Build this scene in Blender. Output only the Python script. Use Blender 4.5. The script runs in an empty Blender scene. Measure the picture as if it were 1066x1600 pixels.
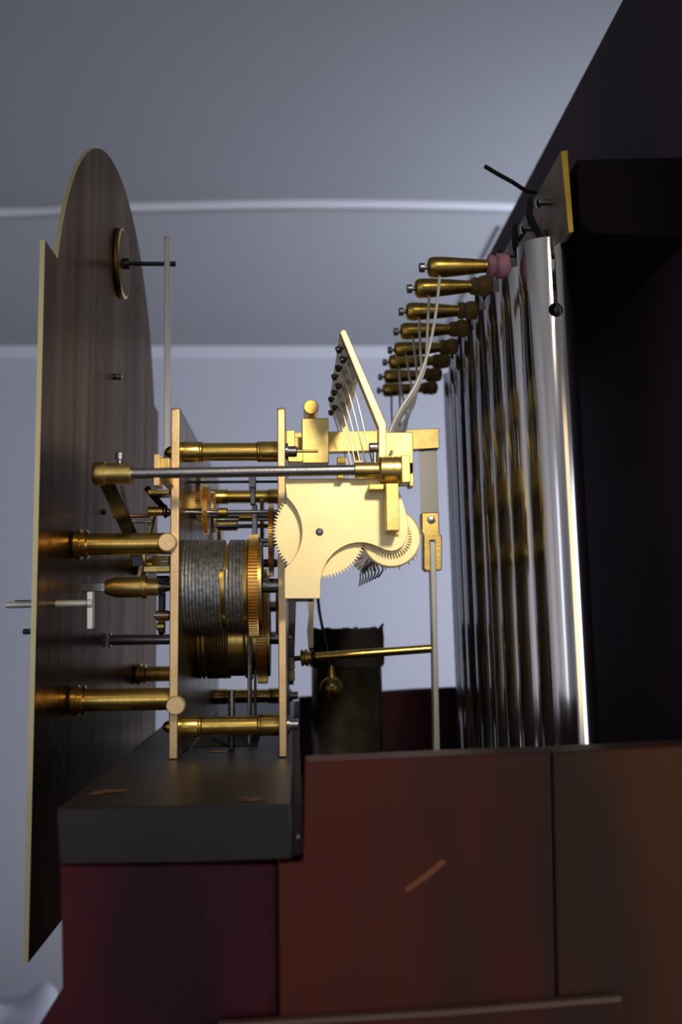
import bpy, bmesh, math, random
from mathutils import Vector, Matrix
random.seed(7)
PI = math.pi
S = bpy.context.scene
COL = S.collection

# ---------------------------------------------------------------- camera
# working units: millimetres measured from the camera station (x right, y away, z up)
CAMZ = 1900.0
F = 1500.0                      # focal length in pixels of the 1066x1600 frame
vy = Vector((-71, -170, -F)).normalized()
vz = Vector((-163, (F*F + 71*163*1.0*0 + 11573)/170.0, -F)).normalized()
vz = (vz - vz.dot(vy)*vy).normalized()
vx = vy.cross(vz)
R = Matrix((vx, vy, vz))        # camera -> world
cam_d = bpy.data.cameras.new('camera'); cam = bpy.data.objects.new('camera', cam_d); COL.objects.link(cam)
cam.matrix_world = Matrix.Translation((0, 0, CAMZ/1000)) @ R.to_4x4()
cam_d.sensor_fit = 'VERTICAL'; cam_d.sensor_height = 36; cam_d.sensor_width = 24
cam_d.lens = F*36/1600; cam_d.clip_start = 0.02; cam_d.clip_end = 30
cam_d.dof.use_dof = True; cam_d.dof.focus_distance = 0.475; cam_d.dof.aperture_fstop = 9.0
S.camera = cam

# ---------------------------------------------------------------- world, exposure, lights
W = bpy.data.worlds.new('world'); S.world = W; W.use_nodes = True
W.node_tree.nodes['Background'].inputs[0].default_value = (0.35, 0.42, 0.6, 1)
W.node_tree.nodes['Background'].inputs[1].default_value = 0.15
vs = S.view_settings; vs.view_transform = 'Standard'; vs.look = 'None'; vs.gamma = 1.0
vs.use_curve_mapping = False; vs.exposure = 0.0

def area(name, loc, target, sx, sy, power, color):
    l = bpy.data.lights.new(name, 'AREA'); l.shape = 'RECTANGLE'; l.size = sx/1000; l.size_y = sy/1000
    l.energy = power; l.color = color
    o = bpy.data.objects.new(name, l); COL.objects.link(o)
    p = Vector(loc); o.location = (p.x/1000, p.y/1000, (p.z+CAMZ)/1000)
    o.rotation_euler = (Vector(target)-p).to_track_quat('-Z', 'Y').to_euler()
    return o
# added hidden light beyond the clock on the right, brightening the far wall
area('far_wall_fill', (1000, 1450, 40), (-640, 2600, 420), 450, 640, 13, (0.75, 0.80, 1.0))
# added unseen light at the right, behind the camera, brightening left and near walls
area('near_room_fill', (2000, -1000, -100), (-1700, -900, -350), 900, 1000, 8, (0.80, 0.86, 1.0))
# window in the wall behind the camera
area('near_wall_window', (-430, -1820, 60), (0, 400, 20), 420, 640, 1.2, (0.80, 0.87, 1.0))
# added unseen light at near left, brightening walls and ceiling the bells reflect
area('near_left_fill', (-650, -900, -500), (-1350, -1450, 750), 300, 300, 11, (1.0, 0.93, 0.86))
# warm standing lamp behind the camera on the right
area('warm_lamp', (1330, -1250, 150), (100, 450, 40), 620, 780, 3.0, (1.0, 0.74, 0.36))
# warm inspection lamp close by the camera, aimed at the chime plate
def spot(name, loc, target, power, color, ang, blend, rad):
    l = bpy.data.lights.new(name, 'SPOT'); l.energy = power; l.color = color; l.spot_size = math.radians(ang); l.spot_blend = blend; l.shadow_soft_size = rad/1000
    o = bpy.data.objects.new(name, l); COL.objects.link(o); p = Vector(loc); o.location = (p.x/1000, p.y/1000, (p.z+CAMZ)/1000)
    o.rotation_euler = (Vector(target)-p).to_track_quat('-Z', 'Y').to_euler()
spot('inspection_lamp', (150, -90, 330), (8, 440, 66), 12, (1.0, 0.87, 0.64), 28, .9, 45)

# ---------------------------------------------------------------- helpers
def Q(px, py, Y):
    d = R @ Vector(((px-533), (800-py), -F))
    return d*(Y/d.y)
def QX(px, py, Y): return Q(px, py, Y).x
def QZ(px, py, Y): return Q(px, py, Y).z

def new(): return bmesh.new()
def basis(d):
    d = d.normalized(); a = Vector((0, 0, 1)) if abs(d.z) < .9 else Vector((0, 1, 0))
    u = d.cross(a).normalized(); return u, d.cross(u).normalized()
def lathe(bm, p0, d, prof, n=28, cap=True, ph=0.0):
    p0 = Vector(p0); d = Vector(d).normalized(); u, v = basis(d); rings = []
    for t, r in prof:
        rings.append([bm.verts.new(p0 + d*t + (u*math.cos(2*PI*i/n+ph)+v*math.sin(2*PI*i/n+ph))*max(r, .02)) for i in range(n)])
    for a, b in zip(rings, rings[1:]):
        for i in range(n): bm.faces.new((a[i], a[(i+1) % n], b[(i+1) % n], b[i]))
    if cap:
        bm.faces.new(rings[0][::-1]); bm.faces.new(rings[-1])
def cyl(bm, p0, p1, r0, r1=None, n=20, c=0.0):
    p0 = Vector(p0); p1 = Vector(p1); r1 = r0 if r1 is None else r1; L = (p1-p0).length
    c = min(c, L*.4, r0*.6)
    prof = [(0, r0), (L, r1)] if c == 0 else [(0, r0-c), (c, r0), (L-c, r1), (L, r1-c)]
    lathe(bm, p0, p1-p0, prof, n)
def box(bm, a, b):
    x0, y0, z0 = a; x1, y1, z1 = b
    V = [bm.verts.new(p) for p in ((x0,y0,z0),(x1,y0,z0),(x1,y1,z0),(x0,y1,z0),(x0,y0,z1),(x1,y0,z1),(x1,y1,z1),(x0,y1,z1))]
    for f in ((0,3,2,1),(4,5,6,7),(0,1,5,4),(1,2,6,5),(2,3,7,6),(3,0,4,7)): bm.faces.new([V[i] for i in f])
def prism(bm, pts, ext):
    pts = [Vector(p) for p in pts]; ext = Vector(ext)
    A = [bm.verts.new(p) for p in pts]; B = [bm.verts.new(p+ext) for p in pts]; n = len(pts)
    bm.faces.new(A[::-1]); bm.faces.new(B)
    for i in range(n): bm.faces.new((A[i], A[(i+1) % n], B[(i+1) % n], B[i]))
def prism_px(bm, pxs, Y, depth):
    """outline measured on the plane at distance Y, extruded away from us by depth"""
    prism(bm, [Q(a, b, Y) for a, b in pxs], (0, depth, 0))
def bar(bm, p0, p1, w, h, up=(0, 1, 0)):
    p0 = Vector(p0); p1 = Vector(p1); d = (p1-p0).normalized(); u = Vector(up); u = (u-u.dot(d)*d).normalized(); v = d.cross(u)
    prism(bm, [p0+u*w/2+v*h/2, p0-u*w/2+v*h/2, p0-u*w/2-v*h/2, p0+u*w/2-v*h/2], p1-p0)
def smooth_path(P, k=8):
    P = [Vector(p) for p in P]; out = []
    for i in range(len(P)-1):
        a = P[max(i-1, 0)]; b = P[i]; c = P[i+1]; d = P[min(i+2, len(P)-1)]
        for j in range(k):
            t = j/k
            out.append(.5*((2*b)+(-a+c)*t+(2*a-5*b+4*c-d)*t*t+(-a+3*b-3*c+d)*t**3))
    out.append(P[-1]); return out
def tube(bm, P, r, n=8, k=8, rr=None):
    P = smooth_path(P, k) if k else [Vector(p) for p in P]
    rings = []; u = None
    for i, p in enumerate(P):
        d = (P[min(i+1, len(P)-1)]-P[max(i-1, 0)]).normalized()
        if u is None: u, v = basis(d)
        else:
            u = (u-u.dot(d)*d).normalized(); v = d.cross(u)
        q = rr(i/(len(P)-1)) if rr else r
        rings.append([bm.verts.new(p+(u*math.cos(2*PI*j/n)+v*math.sin(2*PI*j/n))*q) for j in range(n)])
    for a, b in zip(rings, rings[1:]):
        for i in range(n): bm.faces.new((a[i], a[(i+1) % n], b[(i+1) % n], b[i]))
    bm.faces.new(rings[0][::-1]); bm.faces.new(rings[-1])
def gear(bm, c, axis, r, n, w, dep=1.3, hole=0, frac=.5, ph=0):
    """toothed wheel centred on c, thickness w along the axis ('x' or 'y')"""
    c = Vector(c); pts = []
    for i in range(n):
        for a, rad in ((0, r-dep), (.25*frac*2, r-dep*.0), (.25+.25*frac, r), (.5+.25*frac, r-dep)):
            t = 2*PI*(i+a)/n+ph
            q = Vector((0, math.cos(t), math.sin(t))) if axis == 'x' else Vector((math.cos(t), 0, math.sin(t)))
            pts.append(c+q*rad)
    e = Vector((w, 0, 0)) if axis == 'x' else Vector((0, w, 0))
    prism(bm, [p-e/2 for p in pts], e)
def ball(bm, c, r, n=16):
    prof = [(r-r*math.cos(PI*i/n), r*math.sin(PI*i/n)) for i in range(n+1)]
    lathe(bm, Vector(c)-Vector((0, 0, r)), (0, 0, 1), prof, n*2)

def finish(bm, ang=.55):
    bmesh.ops.remove_doubles(bm, verts=bm.verts, dist=1e-4)
    bmesh.ops.recalc_face_normals(bm, faces=bm.faces)
    for f in bm.faces: f.smooth = True
    for e in bm.edges:
        if len(e.link_faces) == 2 and e.calc_face_angle(0) > ang: e.smooth = False
def mesh_of(name, bm, mats, origin=(0, 0, 0)):
    finish(bm); o = Vector(origin)
    for v in bm.verts: v.co = (v.co-o)*.001
    me = bpy.data.meshes.new(name); bm.to_mesh(me); bm.free()
    for m in (mats if isinstance(mats, (list, tuple)) else [mats]): me.materials.append(m)
    return me
def wloc(o):
    p = Vector((0, 0, 0))
    while o: p += o.location; o = o.parent
    return Vector((p.x*1000, p.y*1000, p.z*1000-CAMZ))
def part(parent, name, bm, mat, label=None, bev=0, local=False):
    o0 = Vector((0, 0, 0)) if (local or parent is None) else wloc(parent)
    me = mesh_of(name, bm, mat, o0); o = bpy.data.objects.new(name, me); COL.objects.link(o)
    if parent is not None: o.parent = parent
    else: o.location = (0, 0, CAMZ/1000)
    if label: o['label'] = label
    if bev:
        m = o.modifiers.new('bevel', 'BEVEL'); m.width = bev*.001; m.segments = 2; m.limit_method = 'ANGLE'; m.angle_limit = .7
    return o
def tag(o, label, cat, group=None):
    o['label'] = label; o['category'] = cat
    if group: o['group'] = group
    return o
def thing(name, label, cat, loc, group=None):
    o = bpy.data.objects.new(name, None); COL.objects.link(o); o.empty_display_size = .01
    o.location = (loc[0]/1000, loc[1]/1000, (loc[2]+CAMZ)/1000)
    return tag(o, label, cat, group)
def solid(name, bm, mat, label, cat, group=None, bev=0, origin=None):
    """a thing that is a single mesh"""
    c = Vector(origin) if origin is not None else sum((v.co for v in bm.verts), Vector())/len(bm.verts)
    me = mesh_of(name, bm, mat, c); o = bpy.data.objects.new(name, me); COL.objects.link(o)
    o.location = (c.x/1000, c.y/1000, (c.z+CAMZ)/1000)
    if bev:
        m = o.modifiers.new('bevel', 'BEVEL'); m.width = bev*.001; m.segments = 2; m.limit_method = 'ANGLE'
    return tag(o, label, cat, group)
def struct(name, bm, mat):
    o = part(None, name, bm, mat); o['kind'] = 'structure'; return o

# ---------------------------------------------------------------- materials
def mat(name, col, metal=0.0, rough=.5, nscale=0, col2=None, bump=0, bscale=200, stretch=(1, 1, 1), rvar=0, spec=None, lo=.35, hi=.65, coat=0):
    m = bpy.data.materials.new(name); m.use_nodes = True; nt = m.node_tree; b = nt.nodes['Principled BSDF']
    b.inputs['Base Color'].default_value = (*col, 1); b.inputs['Metallic'].default_value = metal; b.inputs['Roughness'].default_value = rough
    if spec is not None: b.inputs['Specular IOR Level'].default_value = spec
    if coat: b.inputs['Coat Weight'].default_value = coat; b.inputs['Coat Roughness'].default_value = .15
    tc = nt.nodes.new('ShaderNodeTexCoord'); mp = nt.nodes.new('ShaderNodeMapping'); mp.inputs['Scale'].default_value = stretch
    nt.links.new(tc.outputs['Object'], mp.inputs['Vector'])
    if nscale:
        n = nt.nodes.new('ShaderNodeTexNoise'); n.inputs['Scale'].default_value = nscale; n.inputs['Detail'].default_value = 6
        nt.links.new(mp.outputs[0], n.inputs['Vector'])
        r = nt.nodes.new('ShaderNodeMapRange'); r.inputs['From Min'].default_value = lo; r.inputs['From Max'].default_value = hi
        nt.links.new(n.outputs['Fac'], r.inputs['Value'])
        if col2:
            mx = nt.nodes.new('ShaderNodeMix'); mx.data_type = 'RGBA'; mx.inputs[6].default_value = (*col, 1); mx.inputs[7].default_value = (*col2, 1)
            nt.links.new(r.outputs[0], mx.inputs[0]); nt.links.new(mx.outputs[2], b.inputs['Base Color'])
        if rvar:
            q = nt.nodes.new('ShaderNodeMapRange'); q.inputs['To Min'].default_value = max(rough-rvar, .03); q.inputs['To Max'].default_value = rough+rvar
            nt.links.new(n.outputs['Fac'], q.inputs['Value']); nt.links.new(q.outputs[0], b.inputs['Roughness'])
    if bump:
        n2 = nt.nodes.new('ShaderNodeTexNoise'); n2.inputs['Scale'].default_value = bscale; n2.inputs['Detail'].default_value = 4
        nt.links.new(mp.outputs[0], n2.inputs['Vector'])
        bp = nt.nodes.new('ShaderNodeBump'); bp.inputs['Strength'].default_value = bump; bp.inputs['Distance'].default_value = .0004
        nt.links.new(n2.outputs['Fac'], bp.inputs['Height']); nt.links.new(bp.outputs[0], b.inputs['Normal'])
    return m
M = {}
M['plate'] = mat('satin_brass_plate', (.92, .78, .46), .8, .46, 60, (.88, .72, .40), .05, 2500, rvar=.03)
M['edge'] = mat('cut_brass_edge', (.84, .62, .36), .8, .45, 90, (.74, .53, .28), .25, 700)
M['brass'] = mat('turned_brass', (.86, .60, .17), 1, .24, 80, (.72, .47, .11), .12, 600, (6, 1, 1), rvar=.06)
M['brassx'] = mat('worn_brass', (.84, .63, .22), 1, .34, 120, (.6, .42, .14), .2, 800, rvar=.08)
M['gear'] = mat('gear_brass', (.84, .58, .22), 1, .30, 100, (.68, .42, .12), .1, 500)
M['oldbrass'] = mat('aged_hammer_brass', (.66, .46, .11), 1, .30, 150, (.38, .25, .06), .2, 500, rvar=.1)
M['steel'] = mat('polished_steel', (.62, .62, .66), 1, .22, 80, (.42, .42, .46), .08, 600, rvar=.06)
M['greysteel'] = mat('grey_rod_steel', (.42, .41, .44), 1, .36, 60, (.30, .30, .33), .2, 900, rvar=.06)
M['darksteel'] = mat('dark_blued_steel', (.10, .10, .12), 1, .38, 60, (.05, .05, .06))
M['wire'] = mat('bright_wire', (.74, .74, .72), .55, .3)
M['spring'] = mat('satin_spring_steel', (.26, .26, .27), .8, .42)
M['copper'] = mat('copper_bush', (.70, .36, .18), 1, .3)
M['tube'] = mat('nickel_tube', (.74, .73, .74), 1, .13, 12, (.60, .59, .61), .04, 300, (1, 1, .1), rvar=.04)
M['dialback'] = mat('dial_back_patina', (.165, .125, .095), 1, .28, 60, (.075, .056, .048), .3, 900, (1, 1, .07), rvar=.08)
M['dialback'].node_tree.nodes['Principled BSDF'].inputs['Specular Tint'].default_value = (.58, .50, .43, 1)
M['dialedge'] = mat('dial_edge_brass', (.72, .66, .38), .6, .5)
M['iron'] = mat('blackened_wood_board', (.036, .031, .033), 0, .42, 14, (.016, .013, .013), .5, 160, (1, .25, 1), spec=.4)
M['chip'] = mat('chipped_bare_wood', (.42, .23, .11), 0, .8, 300, (.16, .08, .04))
M['wood'] = mat('red_stained_mahogany', (.125, .027, .018), 0, .5, 16, (.052, .028, .022), .3, 120, (1, 1, .25), lo=.40, hi=.62, spec=.22)
M['wood2'] = mat('brown_mahogany', (.140, .048, .017), 0, .5, 18, (.055, .030, .020), .3, 120, (1, 1, .2), lo=.36, hi=.62, spec=.22)
M['wood3'] = mat('dark_crimson_mahogany', (.105, .012, .022), 0, .5, 20, (.030, .010, .018), .3, 120, (1, 1, .4), spec=.2)
M['back'] = mat('dark_back_board', (.062, .034, .050), 0, .7, 8, (.034, .022, .034), .3, 100, spec=.2)
M['block'] = mat('dark_hanger_block', (.014, .009, .011), 0, .8, 9, (.009, .006, .008), spec=.1)
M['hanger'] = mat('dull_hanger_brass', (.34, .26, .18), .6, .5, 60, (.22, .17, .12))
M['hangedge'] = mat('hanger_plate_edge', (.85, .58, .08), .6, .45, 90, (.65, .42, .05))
M['scratch'] = mat('orange_scratch', (.30, .10, .035), 0, .7)
M['trim'] = mat('worn_moulding_edge', (.20, .12, .09), 0, .6)
M['pink'] = mat('pink_leather', (.42, .20, .26), 0, .9, 200, (.26, .12, .17), .9, 350)
M['tan'] = mat('tan_leather', (.24, .15, .05), 0, .9, 200, (.14, .085, .03), .9, 350)
M['cord'] = mat('black_cord', (.008, .008, .012), 0, .8, bump=.6, bscale=900)
M['gut'] = mat('grey_cable', (.40, .40, .42), .9, .36, 500, (.20, .20, .21), .5, 1500, (1, 1, 1))
M['gut2'] = mat('golden_cable', (.62, .48, .24), .95, .34, 500, (.36, .27, .13), .4, 1500)
M['bronze'] = mat('dark_bronze_shell', (.26, .22, .13), .9, .36, 25, (.05, .045, .03), rvar=.1)
M['rag'] = mat('black_rag', (.012, .010, .012), 0, .95, bump=.8, bscale=120)
M['cream'] = mat('cream_plastic', (.80, .76, .60), 0, .5)
M['wall'] = mat('pale_blue_wall_paint', (.68, .69, .74), 0, .9, 3, (.66, .67, .72))
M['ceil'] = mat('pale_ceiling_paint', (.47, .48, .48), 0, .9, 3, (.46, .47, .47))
M['ceil2'] = mat('ceiling_paint_dimmed', (.37, .38, .385), 0, .9, 3, (.36, .37, .375))  # same ceiling, near part's dimness put into a darker colour
M['blockb'] = mat('sawn_brass_block', (.84, .68, .27), .85, .42, 140, (.74, .57, .20), .2, 1200, rvar=.05)
M['plateface'] = mat('dull_plate_face', (.30, .23, .13), .95, .34, 70, (.17, .13, .08), .15, 900, (1, 1, .3), rvar=.06)
M['white'] = mat('white_moulding_paint', (.85, .87, .90), 0, .6)
M['floorw'] = mat('brown_floor', (.16, .10, .06), 0, .5, 6, (.10, .06, .04), stretch=(1, 6, 1))
M['cloth'] = mat('white_cloth', (.62, .63, .68), 0, .95, 8, (.34, .34, .40), .4, 60)
M['blue'] = mat('dark_blue_cloth', (.05, .06, .13), 0, .9)
M['greytop'] = mat('grey_painted_top', (.30, .31, .34), 0, .6)
M['chest'] = mat('dark_chest_wood', (.05, .03, .025), 0, .5, 8, (.03, .02, .015))

# ---------------------------------------------------------------- the room
X0, X1, Y0, Y1 = -1700, 2050, -1850, 2600
ZB = QZ(462, 545, Y1); YE = Y1*(970-545)/(970-336.0); ZA = ZB+22
bm = new(); box(bm, (X0, Y0, -CAMZ-40), (X1, Y1, -CAMZ)); struct('floor', bm, M['floorw'])
bm = new(); box(bm, (X0, Y1, -CAMZ), (X1, Y1+60, ZA)); struct('wall_far', bm, M['wall'])
bm = new(); box(bm, (X0-60, Y0, -CAMZ), (X0, Y1, ZA)); struct('wall_left', bm, M['wall'])
bm = new(); box(bm, (X1, Y0, -CAMZ), (X1+60, Y1, ZA)); struct('wall_right', bm, M['wall'])
bm = new(); box(bm, (X0, Y0-60, -CAMZ), (X1, Y0, ZA)); struct('wall_near', bm, M['wall'])
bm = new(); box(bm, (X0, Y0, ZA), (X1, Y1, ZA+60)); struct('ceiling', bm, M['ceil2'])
edge_px = [(-700, 350), (-300, 337), (0, 345), (120, 339), (260, 335), (500, 331), (815, 336), (1200, 350), (1600, 372), (2100, 395)]
front = []
for a, b in edge_px:
    d = R @ Vector((a-533, 800-b, -F)); p = d*(ZB/d.z); front.append(p)
front[0].x = X0+1; front[1].x = -1100; front[-1].x = X1-1
for i in (0, 1): front[i].y = front[2].y+15*(2-i)
front[-1].y = min(front[-1].y, front[-2].y+40)
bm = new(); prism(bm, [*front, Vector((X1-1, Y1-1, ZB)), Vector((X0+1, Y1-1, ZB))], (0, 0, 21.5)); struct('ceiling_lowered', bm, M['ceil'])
bm = new(); tube(bm, [p+Vector((0, -3, 17)) for p in front], 9, 10, 6); struct('trim_1', bm, M['white'])
bm = new()
prism(bm, [(X0+1, Y1-1, ZB), (X0+1, Y1-26, ZB), (X0+1, Y1-20, ZB-8), (X0+1, Y1-9, ZB-14), (X0+1, Y1-1, ZB-26)], (X1-X0-2, 0, 0)); struct('trim_2', bm, M['white'])
bm = new(); box(bm, (QX(783, 336, YE)-1, YE+12, ZB-7), (QX(783, 336, YE)+13, Y1-27, ZB-.2)); struct('trim_3', bm, M['ceil'])

# chest with a cloth on it, far down at the left
def crumple(bm, c, sx, sy, h, n=26, seed=1):
    rnd = random.Random(seed); ws = [(rnd.uniform(.01, .05), rnd.uniform(.01, .05), rnd.uniform(0, 6), rnd.uniform(.3, 1)) for _ in range(9)]
    g = {}
    for i in range(n+1):
        for j in range(n+1):
            u = i/n*2-1; v = j/n*2-1; q = max(0, 1-(abs(u)**3+abs(v)**3)*.9)
            x = c[0]+u*sx; y = c[1]+v*sy
            z = sum(math.sin(a*x+b*y+p)*w for a, b, p, w in ws)/4
            top = c[2]+h*q**.5*(.65+.35*z)+1
            g[i, j] = (bm.verts.new((x+8*z, y+8*z, top)), bm.verts.new((x, y, c[2])))
    for i in range(n):
        for j in range(n):
            bm.faces.new((g[i, j][0], g[i+1, j][0], g[i+1, j+1][0], g[i, j+1][0]))
            bm.faces.new((g[i, j][1], g[i, j+1][1], g[i+1, j+1][1], g[i+1, j][1]))
    for i in range(n):
        for a, b in (((i, 0), (i+1, 0)), ((i+1, n), (i, n)), ((0, i+1), (0, i)), ((n, i), (n, i+1))):
            bm.faces.new((g[a][1], g[b][1], g[b][0], g[a][0]))
YC = 1800; zc = QZ(40, 1640, YC)
chest = thing('chest', 'low wooden chest with a grey top under the bundled cloths at lower left', 'chest', (-620, YC, -CAMZ))
bm = new(); box(bm, (-1000, YC-220, -CAMZ+60), (-330, YC+240, zc-18)); part(chest, 'body', bm, M['chest'], bev=3)
bm = new(); box(bm, (-1015, YC-235, zc-18), (-315, YC+250, zc)); part(chest, 'top', bm, M['greytop'], bev=3)
for x in (-960, -400):
    for y in (YC-180, YC+190):
        bm = new(); box(bm, (x-20, y-20, -CAMZ), (x+20, y+20, -CAMZ+60)); part(chest, 'foot', bm, M['chest'])
c = Q(10, 1600, YC); bm = new(); crumple(bm, (c.x, YC, zc), 88, 75, 125, seed=4)
solid('folded_cloth', bm, M['cloth'], 'crumpled white cloth at the bottom left corner of the photo', 'cloth')
c = Q(75, 1600, YC-110); bm = new(); crumple(bm, (c.x, YC-150, zc), 40, 44, 30, seed=9)
solid('folded_cloth', bm, M['blue'], 'dark blue cloth bundle in front of the white cloth', 'cloth')

# ---------------------------------------------------------------- clock case
YK = 341.0
case = thing('clock_case', 'dark red mahogany clock case whose side boards and tall back board carry the works', 'clock case', (60, 570, -CAMZ))
bm = new(); prism_px(bm, [(477, 1191), (700, 1181), (861, 1175.5), (866, 1420), (872, 1690), (437, 1690), (435.5, 1349), (474, 1347)], YK, 17)
part(case, 'side_board', bm, M['wood'], 'red brown side board with an orange scratch', bev=.8)
bm = new(); prism_px(bm, [(863.5, 1175.5), (1180, 1160), (1190, 1690), (875, 1690), (868.5, 1420)], YK+.6, 17)
part(case, 'side_board', bm, M['wood2'], 'orange brown side board at the right', bev=.8)
bm = new(); prism_px(bm, [(94, 1352), (433.5, 1350), (435.5, 1690), (40, 1690), (38, 1640), (62, 1600), (97, 1545)], YK+2.5, 15)
part(case, 'side_board', bm, M['wood3'], 'dark crimson side board below the seat board', bev=.8)
bm = new(); prism(bm, [Q(636, 1395, YK-.15), Q(632, 1389, YK-.15), Q(662, 1366, YK-.15), Q(690, 1343, YK-.15), Q(697, 1345, YK-.15), Q(694, 1351, YK-.15), Q(668, 1373, YK-.15)], (0, .3, 0))
part(case, 'scratch', bm, M['scratch'], 'orange scratch in the stained wood')
bm = new(); prism(bm, [Q(681, 1352, YK-.1), Q(683, 1352, YK-.1), Q(700, 1395, YK-.1), Q(710, 1428, YK-.1), Q(707, 1428, YK-.1), Q(697, 1396, YK-.1)], (0, .2, 0))
part(case, 'scratch', bm, M['wood2'], 'faint thin scratch')
bm = new(); prism(bm, [Q(340, 1601, YK-4), Q(700, 1579, YK-4), Q(972, 1557, YK-4), Q(973, 1567, YK-4), Q(700, 1589, YK-4), Q(340, 1611, YK-4)], (0, 4, 0))
part(case, 'moulding', bm, M['trim'], 'pale worn moulding edge', bev=.6)
bm = new(); prism(bm, [Q(340, 1611, YK-3), Q(973, 1567, YK-3), Q(976, 1680, YK-3), Q(340, 1680, YK-3)], (0, 3, 0))
part(case, 'moulding', bm, M['wood'], bev=.5)
# far side board
bm = new(); prism(bm, [(95, 790, -57), (160, 790, -55), (160, 790, -330), (-82, 790, -330), (-82, 790, -95), (2, 790, -95), (2, 790, -62)], (0, 15, 0))
part(case, 'side_board', bm, M['wood3'], 'dark red far side board', bev=.8)
# trunk down to the floor, out of view
bm = new(); box(bm, (-60, 350, -CAMZ), (208, 365, -166)); part(case, 'side_board', bm, M['wood'])
bm = new(); box(bm, (-60, 775, -CAMZ), (191, 789.5, -120)); part(case, 'side_board', bm, M['wood'])
bm = new(); box(bm, (-60, 365, -250), (92, 775, -238)); part(case, 'shelf', bm, M['back'])
# back board
bm = new(); prism(bm, [(192, 415, -CAMZ), (192, 908, -CAMZ), (192, 908, 356), (192, 415, 356)], (16, 0, 0))
part(case, 'back_board', bm, M['back'], 'tall nearly black back board', bev=1)
bm = new(); prism(bm, [(138.5, 440, 222), (138.5, 440, 190), (143, 440, 185), (192, 440, 182), (192, 440, 224)], (0, 310, 0))
part(case, 'hanger_block', bm, M['block'], bev=1)

# seat board
SBZ = QZ(90, 1262, YK)
sb = thing('seat_board', 'thick blackened seat board with chipped edges under the movement', 'board', (-40, 341, SBZ))
bm = new(); prism_px(bm, [(89, 1263), (456, 1256), (457, 1343), (300, 1349), (93, 1352)], YK, 462)
part(sb, 'board', bm, M['iron'], bev=.7)
bm = new(); prism_px(bm, [(457, 1259), (472, 1257.5), (472, 1334), (458, 1337)], YK+3, 440)  # dark strip fills the gap beside the board in place of its shade
part(sb, 'gap_shade_strip', bm, M['back'])
bm = new(); lathe(bm, Q(466, 1307, YK+3), (0, -1, 0), [(0, 1.1), (.6, 1.1), (1, .6)], 12); part(sb, 'nail', bm, M['greysteel'])
def chip(px, py, w, seed):
    rnd = random.Random(seed); zt = SBZ+.06; d = R @ Vector((px-533, 800-py, -F)); p = d*(zt/d.z)
    bm = new(); n = 18; pts = []
    for i in range(n):
        t = 2*PI*i/n; r = rnd.uniform(.6, 1.1)
        pts.append((p.x+math.cos(t)*w*r, p.y+math.sin(t)*w*.55*r, zt))
    prism(bm, pts, (0, 0, .12)); part(sb, 'chip', bm, M['chip'], 'bare wood chip')
chip(172, 1236, 6.5, 1); chip(150, 1240, 3, 2); chip(397, 1249, 4.8, 3); chip(380, 1246, 2.2, 5); chip(340, 1174, 4.5, 4)
bm = new(); box(bm, (-52, 497, SBZ-.2), (-20, 640, SBZ+.25)); part(sb, 'slot', bm, M['cord'], 'black sheet as the shade in the cable slot')  # thin black sheet on the board stands in for the slot's shade

# ---------------------------------------------------------------- dial plate
DX = QX(57, 950, 400)
def YZd(px, py):                         # a point on the back of the dial
    d = R @ Vector((px-533, 800-py, -F)); return d*(DX/d.x)
dial = thing('dial_plate', 'thin arched clock dial seen from its dark patinated back', 'dial', (DX, 571, -141))
tp = YZd(65, 366); zt_ = tp.z; yb0 = 400; yb1 = 742
zb_ = QZ(46, 1505, 400)
cy, cz, rr = 571, 117, 155.7
pts = [(yb0, zb_), (yb1, zb_), (yb1, zt_)]
a1 = math.asin((zt_-cz)/rr)
for i in range(49):
    t = a1+(PI-2*a1)*i/48; pts.append((cy+rr*math.cos(t), cz+rr*math.sin(t)))
pts.append((yb0, zt_))
bm = new(); prism(bm, [(DX, a, b) for a, b in pts], (-2.1, 0, 0))
finish(bm)
for f in bm.faces: f.material_index = 0 if abs(f.calc_center_median().x-DX) < .1 else 1
part(dial, 'plate', bm, [M['dialback'], M['dialedge']])
def onto(px, py): p = YZd(px, py); return p.y, p.z
# moon disc boss on the arch
yy, zz = 571, QZ(275, 402, 560)
bm = new(); lathe(bm, (DX+.1, yy, zz), (1, 0, 0), [(0, 20), (.6, 21.2), (2.6, 21.2), (3.2, 20.2)], 48); bw = part(dial, 'boss_wheel', bm, M['brass'], 'round brass wheel in the arch')
bm = new(); lathe(bm, (DX+2.9, yy, zz), (1, 0, 0), [(0, 19.6), (.5, 19.6), (.51, 3.4), (3.4, 3.2)], 48); part(bw, 'wheel_face', bm, M['dialback'], 'dark face of the wheel')
bm = new(); cyl(bm, (DX, yy, zz), (QX(268, 402, 571)+2, yy, zz), 1.35, c=.3); cyl(bm, (QX(264, 402, 571), yy, zz), (QX(275, 402, 571), yy, zz), 1.6, c=.3); part(dial, 'boss_arbor', bm, M['darksteel'])
y_, z_ = onto(181, 589); bm = new(); cyl(bm, (DX, y_, z_), (DX+3.6, y_, z_), 1.9, c=.4); part(dial, 'screw', bm, M['greysteel'])
y_, z_ = onto(213, 451); bm = new(); cyl(bm, (DX, y_, z_), (DX+.4, y_, z_), 1.1); part(dial, 'small_disc', bm, M['darksteel'])  # dark disc laid on the dial for the shade of a small hole
y_, z_ = onto(162, 800); bm = new(); cyl(bm, (DX, y_, z_), (DX+1.5, y_, z_), 1.6, c=.4); part(dial, 'screw', bm, M['darksteel'])
bm = new(); p = Q(36, 987, 415); cyl(bm, (DX-2.1, 415, p.z), (p.x, 415, p.z), 1.2, c=.3); part(dial, 'screw', bm, M['darksteel'])
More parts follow.
